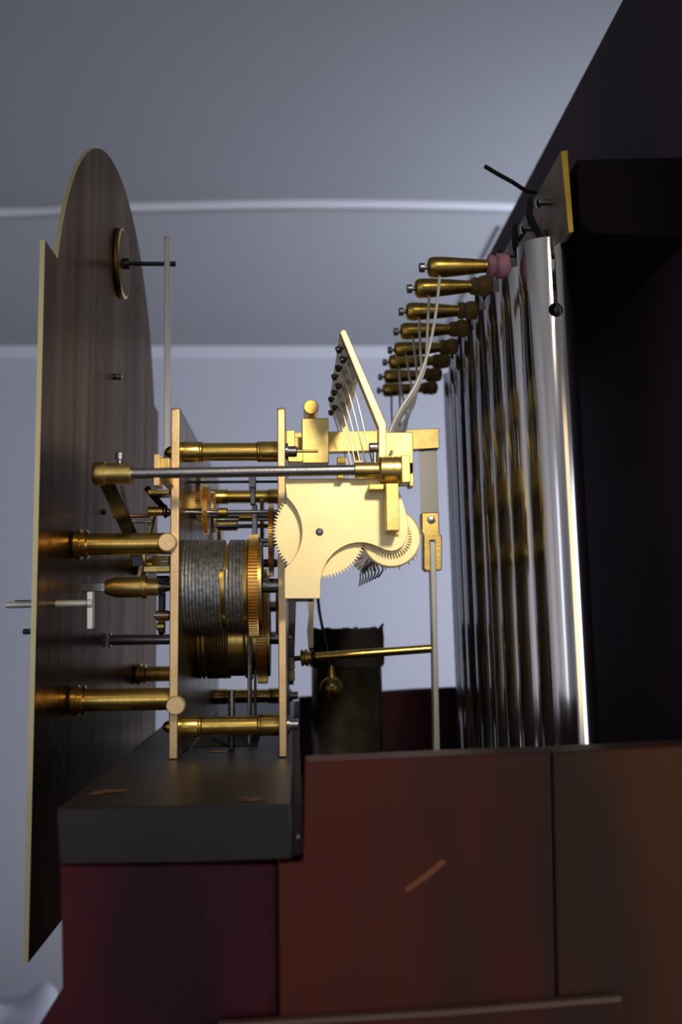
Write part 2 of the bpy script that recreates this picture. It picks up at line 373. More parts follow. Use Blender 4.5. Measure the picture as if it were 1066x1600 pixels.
# dial feet
FPX = QX(265, 900, 453)     # front face of the front plate
for (yy, zz, n_) in ((463, QZ(200, 850, 463), 0), (463, QZ(200, 1093, 463), 1), (648, QZ(240, 1053, 648), 2), (648, QZ(240, 884, 648), 3)):
    k = 1 if yy < 500 else .95
    bm = new(); L = FPX-DX-.2
    lathe(bm, (DX+.1, yy, zz), (1, 0, 0), [(0, 6.1*k), (1.2, 7.2*k), (3.6, 7.2*k), (4.2, 6.0*k), (5.2, 6.0*k), (5.8, 6.9*k), (6.6, 6.9*k), (7.4, 5.3*k), (L, 5.2*k)], 40)
    f = part(dial, 'dial_foot', bm, M['brass'])
    if yy < 500:
        px, py = ((262, 848), (275, 1102))[n_]; p = Q(px, py, 450)
        bm = new(); cyl(bm, (p.x, 447.2, p.z), (p.x, 452.8, p.z), 4.35, c=.5, n=32); part(f, 'fixing_screw', bm, M['edge'], 'round flat screw end')
# little arbor near the lower edge of the dial
p0 = Q(96, 943, 432); bm = new(); cyl(bm, (Q(22, 946, 440).x-1, 432, p0.z-.4), (Q(143, 943, 432).x, 432, p0.z), 1.5); part(dial, 'lever_arbor', bm, M['wire'])
bm = new(); cyl(bm, (Q(137, 943, 432).x, 432, p0.z), (Q(146, 943, 432).x, 432, p0.z), 3.0, c=.4)
bar(bm, (Q(142, 943, 432).x, 432, p0.z+5), (Q(142, 943, 432).x, 433, p0.z-11), 5, 2.2); part(dial, 'lever', bm, M['wire'], 'small bright steel lever')
bm = new(); cyl(bm, (DX-20, 440, p0.z+1), (DX-2.1, 440, p0.z+1), .9); part(dial, 'pin', bm, M['darksteel'])

# ---------------------------------------------------------------- movement
PY0, PY1 = 453.0, 689.0
ZT = QZ(272, 636, PY0); ZP = SBZ+.02
fx0, fx1 = QX(265.5, 900, PY0), QX(279.5, 900, PY0)
bx0, bx1 = QX(434.5, 900, PY0), QX(447, 900, PY0)
mv = thing('clock_movement', 'large three train brass clock movement with cable wound barrels on the seat board', 'clock movement', ((fx0+bx1)/2, 571, ZP))
def rplate(bm, x0, x1, yb=PY0):
    r = 3; pts = [(x0, yb, ZP), (x0, PY1, ZP), (x0, PY1, ZT-r), (x0, PY1-r, ZT), (x0, yb+r*.4, ZT), (x0, yb, ZT-r*.4)]
    prism(bm, pts, (x1-x0, 0, 0))
for xa_, xb_, nm in ((fx0, fx1, 'front_plate'), (bx0, bx1, 'back_plate')):
    bm = new(); rplate(bm, xa_, xb_); finish(bm)
    for f in bm.faces: f.material_index = 1 if abs(f.normal.x) > .9 else 0
    part(mv, nm, bm, [M['edge'], M['plateface']], bev=.5)
def pillar(yy, zz, k=1.0, tip=True):
    L = bx0-fx1; a = fx1
    bm = new(); lathe(bm, (a+.05, yy, zz), (1, 0, 0), [(0, 5.1*k), (7.6, 5.1*k), (8.0, 4.9*k), (8.4, 5.15*k), (9.2, 5.1*k), (9.8, 4.45*k), (L-10.5, 4.45*k), (L-9.9, 5.1*k), (L-9.2, 5.15*k), (L-8.8, 4.9*k), (L-8.4, 5.1*k), (L-.1, 5.1*k)], 40)
    p = part(mv, 'pillar', bm, M['brass'])
    bm = new(); lathe(bm, (fx0-.05, yy, zz), (-1, 0, 0), [(0, 2.8*k), (1, 2.9*k), (3, 2.6*k), (4.4, 1.5*k), (4.9, .1)], 24); part(p, 'screw', bm, M['brass'])
    bm = new(); lathe(bm, (bx1+.05, yy, zz), (1, 0, 0), [(0, 4.2*k), (1.2, 4.2*k), (1.3, 2.7*k), (5.2, 2.7*k), (5.6, 2.2*k)], 24); part(p, 'pillar_end', bm, M['steel'])
    return p
zTp = QZ(350, 706, 468); zBp = QZ(350, 1134, 468)
pt = pillar(468, zTp); pillar(468, zBp); pillar(648, zTp+1, 1); pillar(648, zBp, 1)
bm = new(); p = Q(466, 705, 468); cyl(bm, (bx1+5, 468, p.z), (QX(497, 705, 468), 468, p.z), .75, c=.2); part(pt, 'taper_pin', bm, M['brassx'])

def helix(bm, x0, x1, yc, zc_, r, turns, wr, n=56, ph=0):
    P = []; N = int(turns*n)
    for i in range(N+1):
        t = 2*PI*i/n+ph; P.append(Vector((x0+(x1-x0)*i/N, yc+r*math.cos(t), zc_+r*math.sin(t))))
    tube(bm, P, wr, 8, 0)
# near barrel
Y1b, R1 = 480.0, 23.0
z1 = QZ(335, 916, Y1b)
def barrel(Yb, zb, px_l, px_r, gl, gr, rg, rb, teeth, coils, wr, mcab):
    xl, xr = QX(px_l, 916, Yb), QX(px_r, 916, Yb)
    bm = new(); lathe(bm, (xl, Yb, zb), (1, 0, 0), [(0, rb+.9), (.5, rb+1.5), (1.6, rb+1.5), (2.1, rb-.6), (2.2, rb-1.4), (xr-xl-2.2, rb-1.4), (xr-xl-2.1, rb+.2), (xr-xl-.5, rb+.6), (xr-xl, rb)], 72)
    b = part(mv, 'barrel', bm, M['brass'])
    gx0, gx1 = QX(gl, 917, Yb), QX(gr, 917, Yb)
    bm = new(); gear(bm, ((gx0+gx1)/2, Yb, zb), 'x', rg, teeth, gx1-gx0, 1.0); part(b, 'great_wheel', bm, M['gear'])
    bm = new(); cyl(bm, (xr, Yb, zb), (gx0, Yb, zb), rg-5, n=48); cyl(bm, (gx1, Yb, zb), (gx1+1.6, Yb, zb), rg-4, n=48); part(b, 'ratchet', bm, M['brassx'])
    bm = new(); lathe(bm, (fx1, Yb, zb), (1, 0, 0), [(0, 3.4), (bx0-fx1-.05, 3.6), (bx0-fx1, 1.4), (bx1+2-fx1, 1.4), (bx1+2.3-fx1, 1)], 24); part(b, 'arbor', bm, M['steel'])
    for s, e, tn in coils:
        a0, a1_ = QX(s, 916, Yb-rb*.0), QX(e, 916, Yb)
        bm = new(); helix(bm, a0, a1_, Yb, zb, rb-1.4+wr, tn, wr, ph=PI*.9); part(b, 'cable', bm, mcab)
    return b
b1 = barrel(Y1b, z1, 281, 390, 391, 405.5, 25.6, 22.6, 96, [(287, 351, 12), (358, 384, 4.6)], 1.0, M['gut'])
Y2b = 550.0; z2 = QZ(335, 998, Y2b)
b2 = barrel(Y2b, z2, 292, 396, 403, 418, 25.4, 22.4, 96, [(306, 322, 2.5), (326, 362, 9), (384, 392, 1.2)], .7, M['gut2'])
Y3b = 640.0
b3 = barrel(Y3b, z1-8, 330, 405, 410, 418, 25, 22, 90, [(335, 398, 14)], 1.0, M['gut'])
# cables running down through the seat board slot
for (px, pt_, Yc) in ((389, 985, 503), (399, 1060, 540), (392, 1062, 528)):
    p = Q(px, pt_, Yc); bm = new(); cyl(bm, (p.x, Yc, SBZ+.3), (p.x, Yc, max(p.z, z2-3)), .75, n=10); part(mv, 'cable', bm, M['gut'])
# winding arbors
bm = new(); xa = QX(133, 918, Y1b)
lathe(bm, (DX+1.0, Y1b, z1), (1, 0, 0), [(0, 3.0), (QX(178, 918, Y1b)-DX-1, 3.0)], 4, ph=PI/4); wa = part(mv, 'winding_square', bm, M['steel'], bev=.3)
bm = new(); lathe(bm, (QX(165, 918, Y1b), Y1b, z1), (1, 0, 0), [(0, 3.4), (5, 5.1), (QX(222, 918, Y1b)-QX(165, 918, Y1b), 5.1), (QX(223, 918, Y1b)-QX(165, 918, Y1b), 5.8), (QX(229, 918, Y1b)-QX(165, 918, Y1b), 5.8), (QX(229, 918, Y1b)-QX(165, 918, Y1b)+.1, 4.3), (QX(249, 918, Y1b)-QX(165, 918, Y1b), 4.3)], 36); part(mv, 'collar', bm, M['brassx'])
bm = new(); cyl(bm, (QX(249, 918, Y1b), Y1b, z1), (fx0, Y1b, z1), 3.4, 1.2); part(mv, 'arbor', bm, M['steel'])
bm = new(); cyl(bm, (DX+1, Y2b, z2), (DX+2.2, Y2b, z2), 4.2, n=28, c=.2); part(mv, 'winding_collar', bm, M['wire'], 'bright steel collar end')
bm = new(); cyl(bm, (DX+2.2, Y2b, z2), (fx0, Y2b, z2), 2.9, c=.2); part(mv, 'winding_arbor', bm, M['greysteel'])

# upright steel strip behind the front plate, reaching the arch
xs = QX(262, 500, 571)
bm = new(); bar(bm, Q(262, 372, 571), Q(262, 715, 571)+Vector((0, 0, 0)), 7, 3.3); cyl(bm, Q(262, 373, 567.5), Q(262, 373, 574.5), 1.65)
part(mv, 'upright_lever', bm, M['wire'], 'tall grey steel lever', bev=.3)
bm = new(); box(bm, (xs-1, 566, QZ(262, 722, 571)), (fx0+.1, 576, QZ(262, 708, 571))); part(mv, 'lever_stud', bm, M['darksteel'])

# wheels and arbors between the plates
def arb(px0, px1, py, Yb, r, m, name='arbor'):
    bm = new(); z = QZ((px0+px1)/2, py, Yb); cyl(bm, (QX(px0, py, Yb), Yb, z), (QX(px1, py, Yb), Yb, z), r, c=r*.2, n=16); return part(mv, name, bm, m)
def whl(px, py, Yb, rpx, wpx, teeth, m=None, name='wheel', dep=1.0):
    bm = new(); w = wpx*Yb/F; gear(bm, (QX(px, py, Yb), Yb, QZ(px, py, Yb)), 'x', rpx*Yb/F, teeth, w, dep); return part(mv, name, bm, m or M['gear'])
def blk(x0, y0, x1, y1, Ya, Yb, m, name, lab=None, bev=.3, par=None):
    a = Q(x0, y1, Ya); b = Q(x1, y0, Ya); bm = new(); box(bm, (a.x, Ya, a.z), (b.x, Yb, b.z)); return part(par or mv, name, bm, m, lab, bev)
arb(281, 434, 753, 500, .7, M['darksteel'])
arb(281, 434, 800, 492, 1.1, M['steel'])
arb(340, 356, 800, 492, 2.2, M['brass'], 'collet')
arb(284, 434, 806, 530, 1.4, M['greysteel'])
arb(290, 434, 812, 560, 1.2, M['steel'])
arb(330, 434, 822, 600, 1.4, M['darksteel'])
arb(373, 397, 808, 520, 1.8, M['brass'], 'collet')
arb(340, 372, 821, 610, 3.4, M['brassx'], 'collet')
arb(395, 434, 845, 500, 1.3, M['steel']); arb(395, 434, 852, 497, .9, M['steel'])
whl(323, 797, 492, 39, 8, 72); whl(312, 776, 510, 34, 7, 60)
whl(288, 775, 520, 27, 5, 50); whl(333, 800, 540, 32, 6, 54, M['brassx'])
whl(300, 800, 600, 40, 6, 60, M['brassx']); whl(345, 830, 640, 34, 6, 60, M['oldbrass'])
whl(424, 845, 480, 56, 7, 84); whl(410, 815, 600, 36, 5, 60, M['oldbrass']); whl(433.0, 960, 520, 36, 3, 60, M['oldbrass'])
blk(296, 768, 318, 795, 500, 512, M['brassx'], 'detent_block')
blk(389, 735, 400, 765, 495, 498, M['greysteel'], 'lifting_strip'); blk(391, 760, 399, 788, 492, 498, M['darksteel'], 'lifting_strip')
blk(394, 788, 402, 850, 510, 514, M['greysteel'], 'lifting_strip')
for px, py in ((405, 1000), (412, 880)): arb(px-8, 434, py, 590, 2.6, M['darksteel'])

# motion work outside the front plate
blk(239.5, 709, 250, 759, 430, 441, M['edge'], 'rod_bracket', bev=.4)
blk(250, 715, 265, 752, 436, 470, M['brassx'], 'bracket_foot')
blk(231, 765, 265, 772, 470, 486, M['brassx'], 'cock')
bm = new(); bar(bm, Q(232, 766, 478), Q(262, 800, 490), 8, 3); part(mv, 'click', bm, M['darksteel'], bev=.3)
arb(231, 256, 799, 480, 2.3, M['brass'], 'stud'); arb(256, 261, 799, 480, 3.6, M['steel'], 'washer'); arb(261, 266, 799, 480, 1.4, M['copper'], 'stud')
arb(176, 240, 806, 500, 1.0, M['copper'], 'pin'); arb(184, 238, 815, 486, .9, M['wire'], 'pin')
bm = new(); bar(bm, Q(240, 802, 492), Q(216, 912, 490), 5, 2.3); bar(bm, Q(216, 912, 490), Q(222, 925, 490), 5, 2.3); part(mv, 'rack_lever', bm, M['edge'], 'slanting brass lever', bev=.3)
blk(224, 884, 266, 894, 484, 500, M['brassx'], 'bridge'); blk(238, 868, 264, 883, 506, 530, M['brassx'], 'bridge')
bm = new(); bar(bm, Q(190, 760, 500), Q(228, 915, 500), 2.5, 1.6); part(mv, 'wire_lever', bm, M['darksteel'])
arb(252, 264, 877, 470, .9, M['wire'], 'pin')
blk(247, 925, 256, 990, 500, 508, M['darksteel'], 'click_spring')
arb(244, 265, 962, 480, 2.6, M['copper'], 'bush'); arb(240, 265, 961, 478, .8, M['steel'], 'pin'); arb(245, 258, 979, 482, 1.9, M['brassx'], 'nut'); arb(249, 256, 985, 484, 2.4, M['darksteel'], 'nut')
arb(245, 265, 905, 500, 1.8, M['darksteel'], 'stud')

# seat board bolts with threads
def thread_bolt(px, y0, y1, Yb, lab=None):
    p = Q(px, y1, Yb); zt2 = QZ(px, y0, Yb); L = zt2-SBZ-.05; prof = []; t = 0
    while t < L-.6: prof += [(t, 1.45), (t+.45, 1.95)]; t += .9
    prof += [(L-.2, 1.6), (L, 1.1)]
    bm = new(); lathe(bm, (p.x, Yb, SBZ+.05), (0, 0, 1), prof, 14); return part(mv, 'seat_bolt', bm, M['greysteel'], 'threaded steel bolt')
thread_bolt(362, 1078, 1175, 486)
thread_bolt(392, 1150, 1175, 620)

# ---------------------------------------------------------------- chime selector rod
ry = 431.0; rz0 = Q(205, 740, ry); rz1 = Q(560, 734.5, ry); rz = (rz0.z+rz1.z)/2
rod = thing('selector_rod', 'long grey steel rod with brass knob in front of the plates', 'rod', (-20, ry, rz))
bm = new(); cyl(bm, (QX(205, 739, ry), ry, rz0.z), (QX(560, 737, ry), ry, rz1.z), 2.45, n=28); part(rod, 'shaft', bm, M['greysteel'])
bm = new(); x = QX(146, 741, ry)
lathe(bm, (x, ry, rz0.z), (1, 0, 0), [(0, 4.3), (.8, 5.1), (2, 5.4), (5.3, 5.4), (5.7, 4.7), (QX(206, 741, ry)-x-.5, 4.6), (QX(206, 741, ry)-x, 4.2)], 36); kn = part(rod, 'end_collar', bm, M['brassx'], 'stepped brass collar')
bm = new(); p = Q(187, 724, ry); lathe(bm, (p.x, ry, p.z), (0, 0, 1), [(0, 1.1), (1.6, 1.1), (1.8, 2.0), (4.6, 2.0), (5.0, 1.5)], 18); part(kn, 'thumb_screw', bm, M['greysteel'])
bm = new(); bar(bm, Q(166, 752, ry+8), Q(204, 835, 474), 2.0, 6.5); bar(bm, Q(202, 828, 474), Q(217, 884, 476), 2.0, 5.5); part(rod, 'black_arm', bm, M['darksteel'], 'thin black steel arm', bev=.3)
bm = new(); x = QX(554, 736, ry); cyl(bm, (x, ry, rz1.z), (QX(594, 736, ry), ry, rz1.z), 3.6, n=28, c=.3); part(rod, 'sleeve', bm, M['brassx'])
bm = new(); x = QX(592, 736, ry); L = QX(628, 736, ry)-x
lathe(bm, (x, ry, rz1.z), (1, 0, 0), [(0, 5.4), (.8, 6.2), (L*.55, 6.3), (L*.56, 6.05), (L*.62, 6.05), (L*.63, 6.3), (L-.6, 6.2), (L, 5.6)], 44); part(rod, 'hub', bm, M['brassx'], 'round brass hub')
bm = new(); p = Q(603, 755, 424); q = Q(624.5, 829, 424); box(bm, (p.x, 424, q.z), (q.x, 434.5, p.z)); part(rod, 'hanging_arm', bm, M['blockb'], 'square brass arm hanging from the hub', bev=.35)
bm = new(); q = Q(606, 836, 434.6); p2 = Q(623, 770, 434.6); box(bm, (q.x, 434.6, q.z), (p2.x, 435.2, p2.z)); part(rod, 'arm_back', bm, M['brassx'])

# ---------------------------------------------------------------- chime work
ch = thing('chime_work', 'bright brass chime plate with two toothed wheels behind it', 'clockwork', (20, 445, QZ(470, 935, 436)))
N_ = [(400+72*math.cos(t), 831-72*math.sin(t)) for t in [(-53+106*i/22)*PI/180 for i in range(23)]]
outl = [(444.5, 748), (600, 747), (618, 757), (627, 775), (634, 797), (638, 818), (638, 832), (635, 844), (629, 854), (621, 859.5), (612, 861.5), (602, 859.5), (592, 855), (581, 850.5), (570, 848), (557, 848), (545, 850.5), (533, 856), (522, 864), (512, 876), (505, 890), (501, 905), (501, 935.5), (444.5, 935.5), (444.5, 889)] + N_[1:-1]
bm = new(); prism_px(bm, outl, 436, 2.6); part(ch, 'chime_plate', bm, M['plate'], 'brightly lit satin brass plate', bev=.25)
p = Q(499.5, 831, 436); bm = new(); lathe(bm, (p.x, 436, p.z), (0, -1, 0), [(0, 1.75), (.35, 1.75), (.4, 1.5)], 24); s = part(ch, 'screw', bm, M['darksteel'])
bm = new(); cyl(bm, (p.x, 435.7, p.z), (p.x, 435.2, p.z), .8, n=16); part(s, 'screw_point', bm, M['steel'])
p = Q(500, 831, 441); bm = new(); gear(bm, (p.x, 441, p.z), 'y', 74*441/F, 84, 2.2, 1.45, frac=.35); part(ch, 'large_wheel', bm, M['plate'], 'large toothed wheel')
bm = new(); cyl(bm, (p.x, 442.1, p.z), (p.x, 480, p.z), 3); part(ch, 'wheel_arbor', bm, M['steel'])
p = Q(611, 838, 439.4); bm = new(); gear(bm, (p.x, 439.9, p.z), 'y', 34*439/F, 44, 1.5, 2.0, frac=.3); part(ch, 'small_wheel', bm, M['plate'], 'small toothed wheel')
dc = Q(611, 841, 443)
bm = new(); lathe(bm, (dc.x, 440.9, dc.z), (0, 1, 0), [(0, 13.0), (.5, 13.8), (3.0, 13.8), (3.6, 13.3)], 64); dr = part(ch, 'drum_end', bm, M['plate'], 'round end of the pinned drum')
bm = new(); cyl(bm, (dc.x, 444.4, dc.z), (dc.x, 612, dc.z), 7.2, n=40); db = part(ch, 'pinned_drum', bm, M['brass'])
rnd = random.Random(3)
for k in range(64):
    t = rnd.uniform(0, 2*PI); y_ = 447+rnd.random()*160; d = Vector((math.cos(t), 0, math.sin(t))); c = Vector((dc.x, y_, dc.z))
    bm = new(); cyl(bm, c+d*7, c+d*9.4, .35, n=6); part(db, 'pin', bm, M['steel'])
for t in (-.6, -.75, -1.3, -1.75, -.95, .1, .25):
    d = Vector((math.cos(t), 0, math.sin(t))); c = Vector((dc.x, 444.5, dc.z)); bm = new(); cyl(bm, c+d*12.5, c+d*15.2, .3, n=6); part(dr, 'pin', bm, M['wire'])
# lifting tails beneath the drum
for k in range(8):
    Yk = 470+k*17; x = dc.x+2-k*.2; bm = new()
    tube(bm, [(x-3, Yk, dc.z-5), (x-5, Yk, dc.z-9), (x-3.5-k*.25, Yk, dc.z-13), (x-6, Yk, dc.z-17)], .42, 8, 5); part(ch, 'lifting_tail', bm, M['darksteel'])
# end block, brackets
eb = blk(599.5, 675, 645.5, 742, 440, 452, M['blockb'], 'end_block', 'square brass end block', .5, ch)
blk(628, 711, 641, 754, 424, 438, M['blockb'], 'hub_bracket', None, .4, ch)
blk(640, 722, 646, 760, 440, 450, M['brassx'], 'end_block_foot', None, .3, ch)
bm = new(); cyl(bm, Q(608, 717, 439), Q(613, 704, 438.5), .8, n=8); part(ch, 'locating_pin', bm, M['greysteel'])
blk(577, 756, 600, 765, 428, 436, M['blockb'], 'ledge', None, .3, ch)
bm = new(); p = Q(610, 700, 452); box(bm, (p.x, 452, QZ(610, 735, 452)), (p.x+9, 640, QZ(610, 690, 452))); part(ch, 'pivot_bar', bm, M['brassx'], bev=.4)
# pendulum cock and bar behind
blk(472, 653, 513.5, 724, 505, 522, M['blockb'], 'cock_block', 'tall brass block', .5, ch)
p = Q(486, 639, 508); bm = new(); cyl(bm, (p.x, 503, p.z), (p.x, 522, p.z), 4.0, n=32, c=.4); part(ch, 'adjusting_knob', bm, M['brass'], 'round brass knob end')
bm = new(); cyl(bm, (p.x, 512, p.z+3.5), (p.x, 512, p.z+5.6), 1, n=10); part(ch, 'knob_pin', bm, M['darksteel'])
blk(447.5, 672, 461, 710, 515, 530, M['blockb'], 'cock_foot', None, .4, ch); blk(460, 683, 473, 700, 515, 530, M['brassx'], 'cock_link', None, .4, ch)
blk(450, 704, 474, 722, 500, 512, M['brassx'], 'cock_foot', None, .4, ch)
blk(527, 714, 540, 724, 500, 506, M['oldbrass'], 'stop', None, .3, ch); blk(527, 742, 538, 748, 430, 434.5, M['oldbrass'], 'stop', None, .3, ch)

# hammer rack: bent plate with springs and screws
hr = thing('hammer_spring_rack', 'bent brass plate with thin wire springs and small screws above the chime plate', 'clockwork', (30, 445, 60))
YR = 437.0
A_, B_, C_ = Vector((533, 520, 0)), Vector((597.5, 668, 0)), Vector((597.5, 738, 0))
bm = new()
strip = [(531, 519), (536, 514), (541, 516), (604, 662), (604, 738), (591.5, 738), (591.5, 668)]
prism_px(bm, strip, YR, 7); part(hr, 'near_leg', bm, M['edge'], bev=.4)
bm = new(); band = [(531, 519), (536, 515), (541, 517), (565, 573), (557, 577)]
prism_px(bm, band, YR+7, 150); part(hr, 'screw_band', bm, M['brassx'], bev=.3)
bm = new(); prism_px(bm, [(591.5, 712), (604, 712), (604, 738), (591.5, 738)], YR+7, 150); part(hr, 'lower_rail', bm, M['brassx'], bev=.3)
for j in range(1, 5):
    bm = new(); prism_px(bm, [(556, 577), (565, 573), (604, 662), (604, 713), (591.5, 713), (591.5, 668)], YR+7, 6)
    for v in bm.verts: v.co.y += j*36-8
    if j == 4: part(hr, 'far_leg', bm, M['brassx'])
    else: bm.free()
def onband(s, j, off=0):
    """a place s (0 top .. 1 bottom of the bend) on the rack's left face, station j along it"""
    a = Q(531, 519, YR); b = Q(591.5, 668, YR); p = a+(b-a)*s; n = Vector((-(b-a).z, 0, (b-a).x)).normalized()
    if n.x > 0: n = -n
    p = p+n*off; p.y = YR+9+j*26; return p, n
for j in range(6):
    for s_ in (.11, .22) if j % 2 == 0 else (.16,):
        p, n = onband(s_, j); bm = new(); lathe(bm, p, n, [(0, .9), (1.2, .9), (1.3, 1.75), (3.2, 1.75), (3.6, 1.3)], 14); part(hr, 'screw', bm, M['darksteel'])
    p, n = onband(.05, j, .8); q = Q(579, 698, YR); q2 = Q(592, 738, YR); q.y = q2.y = p.y
    m1 = p.lerp(q, .45)+Vector((1.2, 0, -.4))
    bm = new(); tube(bm, [p, m1, q, q2], .42, 6, 6); part(hr, 'spring_wire', bm, M['wire'])
p = Q(577, 699, YR+2); bm = new(); cyl(bm, (p.x, YR+2.5, p.z), (QX(591, 699, YR+2), YR+2.5, p.z), 2.2, n=20, c=.4); part(hr, 'rack_screw', bm, M['greysteel'])
bm = new(); cyl(bm, Q(586, 707, YR+2), Q(586, 724, YR+2), 1.0, n=10); part(hr, 'rack_post', bm, M['greysteel'])

# ---------------------------------------------------------------- hammers
tips = [(655, 418), (636, 451), (623, 487), (615, 518), (606, 547), (598, 566), (591, 589), (589, 610)]
hh = [558, 521, 484, 457, 426, 406, 384, 364]
HY = [460*558/h for h in hh]
ords = ['hammer with a pink leather pad, nearest and topmost of the row', 'second hammer from the front, just under the pink padded one',
        'third hammer from the front', 'fourth hammer from the front', 'fifth hammer from the front', 'sixth hammer from the front',
        'seventh hammer from the front, second lowest in view', 'hindmost hammer of the row, lowest in view']
def head_mesh():
    bm = new(); lathe(bm, (0, 0, 0), (1, 0, 0), [(0, 3.2), (.7, 4.5), (2.2, 5.1), (5, 5.2), (9, 5.0), (20, 4.1), (28, 3.3), (31, 3.3)], 32); return mesh_of('head', bm, M['oldbrass'])
def screw_mesh():
    bm = new(); lathe(bm, (-.0, 0, 0), (-1, 0, 0), [(0, 1.1), (1.5, 1.1), (1.6, 2.4), (3.9, 2.4), (4.3, 2.0)], 18); return mesh_of('head_screw', bm, M['greysteel'])
def pad_mesh(m, seed, r):
    bm = new(); rnd = random.Random(seed)
    prof = [(29.5, 3.2), (30.5, r*.85), (32.5, r*.92), (34, r*.8), (35, r*.97), (38, r*1.05), (40.5, r*.9), (41.8, r*.35)]
    lathe(bm, (0, 0, 0), (1, 0, 0), prof, 26)
    for v in bm.verts: v.co += Vector((rnd.uniform(-.25, .25), rnd.uniform(-.35, .35), rnd.uniform(-.35, .35)))
    return mesh_of('pad', bm, m)
hm, sm = head_mesh(), screw_mesh(); pads = [pad_mesh(M['pink'], 5, 6.2)]+[pad_mesh(M['tan'], i, 5.2) for i in range(2)]
wires = [
 [(688, 432), (681, 490), (669, 550), (650, 600), (625, 640), (609, 674)],
 [(671, 465), (668, 520), (664, 575), (648, 612), (626, 646), (613, 675)],
 [(655, 500), (657, 545), (658, 590), (645, 625), (627, 652), (617, 676)],
 [(645, 530), (650, 565), (652, 595), (648, 628), (634, 655), (620, 677)],
 [(635, 560), (640, 590), (644, 608), (641, 640), (634, 662), (626, 679)],
 [(624, 580), (626, 605), (632, 630), (636, 652), (634, 670), (630, 682)],
 [(625, 598), (625, 625), (625, 650), (625, 685)],
 [(612, 620), (612, 640), (613, 660), (614, 690)]]
for k in range(8):
    Yk = HY[k]; tp = Q(667-0, 0, Yk); zk = 558*460/F-(1 if k else 0)
    px, py = tips[k]; xk = QX(px, py, Yk)+4.3*1.0; zk = QZ(px, py, Yk)
    t = thing('chime_hammer', 'brass chime '+ords[k], 'hammer', (xk, Yk, zk), 'brass hammers striking the tubular bells')
    ang = -math.atan2(*( (QZ(0, hh and (970-hh[k]), Yk)*0+1.6), 41.0))
    ang = (-.030, -.045, -.02, -.05, -.06, -.03, -.05, -.055)[k]
    for nm, me in (('head', hm), ('head_screw', sm), ('pad', pads[0] if k == 0 else pads[1+k % 2])):
        o = bpy.data.objects.new(nm, me); COL.objects.link(o); o.parent = t; o.rotation_euler = (0, ang, 0)
        if nm == 'pad' and k == 0: o['label'] = 'pink leather pad'
    base = 448+k*20; W_ = wires[k]; P = []
    for i, (a, b) in enumerate(W_):
        f = i/(len(W_)-1); P.append(Q(a, b, Yk+(base-Yk)*f))
    P.append(P[-1]+Vector((0, 0, -3)))
    P[0] = Vector((P[0].x, Yk, zk-2.5))
    bm = new(); tube(bm, P, .75, 8, 6); part(t, 'wire_stem', bm, M['wire'] if k < 6 else M['greysteel'])

# ---------------------------------------------------------------- tubular bells
TZ = QZ(835, 386, 460)
def bell_mesh(r, L, hole_a):
    bm = new(); n = 64
    o = []; i_ = []
    zs = [0, -3, -6, -50, -80, -160, -L]
    for z in zs: o.append([bm.verts.new((r*math.cos(2*PI*k/n), r*math.sin(2*PI*k/n), z)) for k in range(n)])
    for z in zs: i_.append([bm.verts.new(((r-1.3)*math.cos(2*PI*k/n), (r-1.3)*math.sin(2*PI*k/n), z)) for k in range(n)])
    for G, fl in ((o, 0), (i_, 1)):
        for a, b in zip(G, G[1:]):
            for k in range(n):
                f = (a[k], b[k], b[(k+1) % n], a[(k+1) % n]); bm.faces.new(f[::-1] if fl else f)
    for k in range(n):
        bm.faces.new((o[0][k], o[0][(k+1) % n], i_[0][(k+1) % n], i_[0][k])); bm.faces.new((o[-1][(k+1) % n], o[-1][k], i_[-1][k], i_[-1][(k+1) % n]))
    me = mesh_of('tube_wall', bm, M['tube'])
    cb = new(); d = Vector((math.sin(hole_a), -math.cos(hole_a), 0)); u = Vector((math.cos(hole_a), math.sin(hole_a), 0))
    c = Vector((0, 0, -37))
    cyl(cb, c-d*40, c+d*40, 3.6, n=32)
    c1 = bpy.data.objects.new('cut', mesh_of('cut', cb, M['tube'])); COL.objects.link(c1)
    cb = new(); bar(cb, c-d*40+Vector((0, 0, 20)), c+d*40+Vector((0, 0, 20)), 2.0, 40, up=u)
    c2 = bpy.data.objects.new('cut', mesh_of('cut', cb, M['tube'])); COL.objects.link(c2)
    t = bpy.data.objects.new('tmp', me); COL.objects.link(t)
    for c_ in (c1, c2):
        m = t.modifiers.new('b', 'BOOLEAN'); m.object = c_; m.operation = 'DIFFERENCE'; m.solver = 'EXACT'
    dg = bpy.context.evaluated_depsgraph_get(); dg.update()
    me2 = bpy.data.meshes.new_from_object(t.evaluated_get(dg)); me2.name = 'bell_tube'
    for x_ in (t, c1, c2): bpy.data.objects.remove(x_)
    for p_ in me2.polygons: p_.use_smooth = True
    b2_ = new(); b2_.from_mesh(me2)
    for e in b2_.edges:
        if len(e.link_faces) == 2: e.smooth = e.calc_face_angle(0) < .5
    b2_.to_mesh(me2); b2_.free()
    return me2
lefts = [808, 780, 759, 740, 722, 709, 700, 692]
tlab = ['nearest and widest nickel tubular bell with a keyhole slot near its top', 'second nickel tubular bell from the front, partly behind the widest one',
        'third nickel tubular bell from the front', 'fourth nickel tubular bell from the front', 'fifth nickel tubular bell from the front',
        'sixth nickel tubular bell from the front', 'seventh nickel tubular bell, next to last', 'hindmost nickel tubular bell at the left end of the row']
big = bell_mesh(13.4, 900, .05); small = bell_mesh(13.2, 880, .1)
TILT = -.016
bells = []
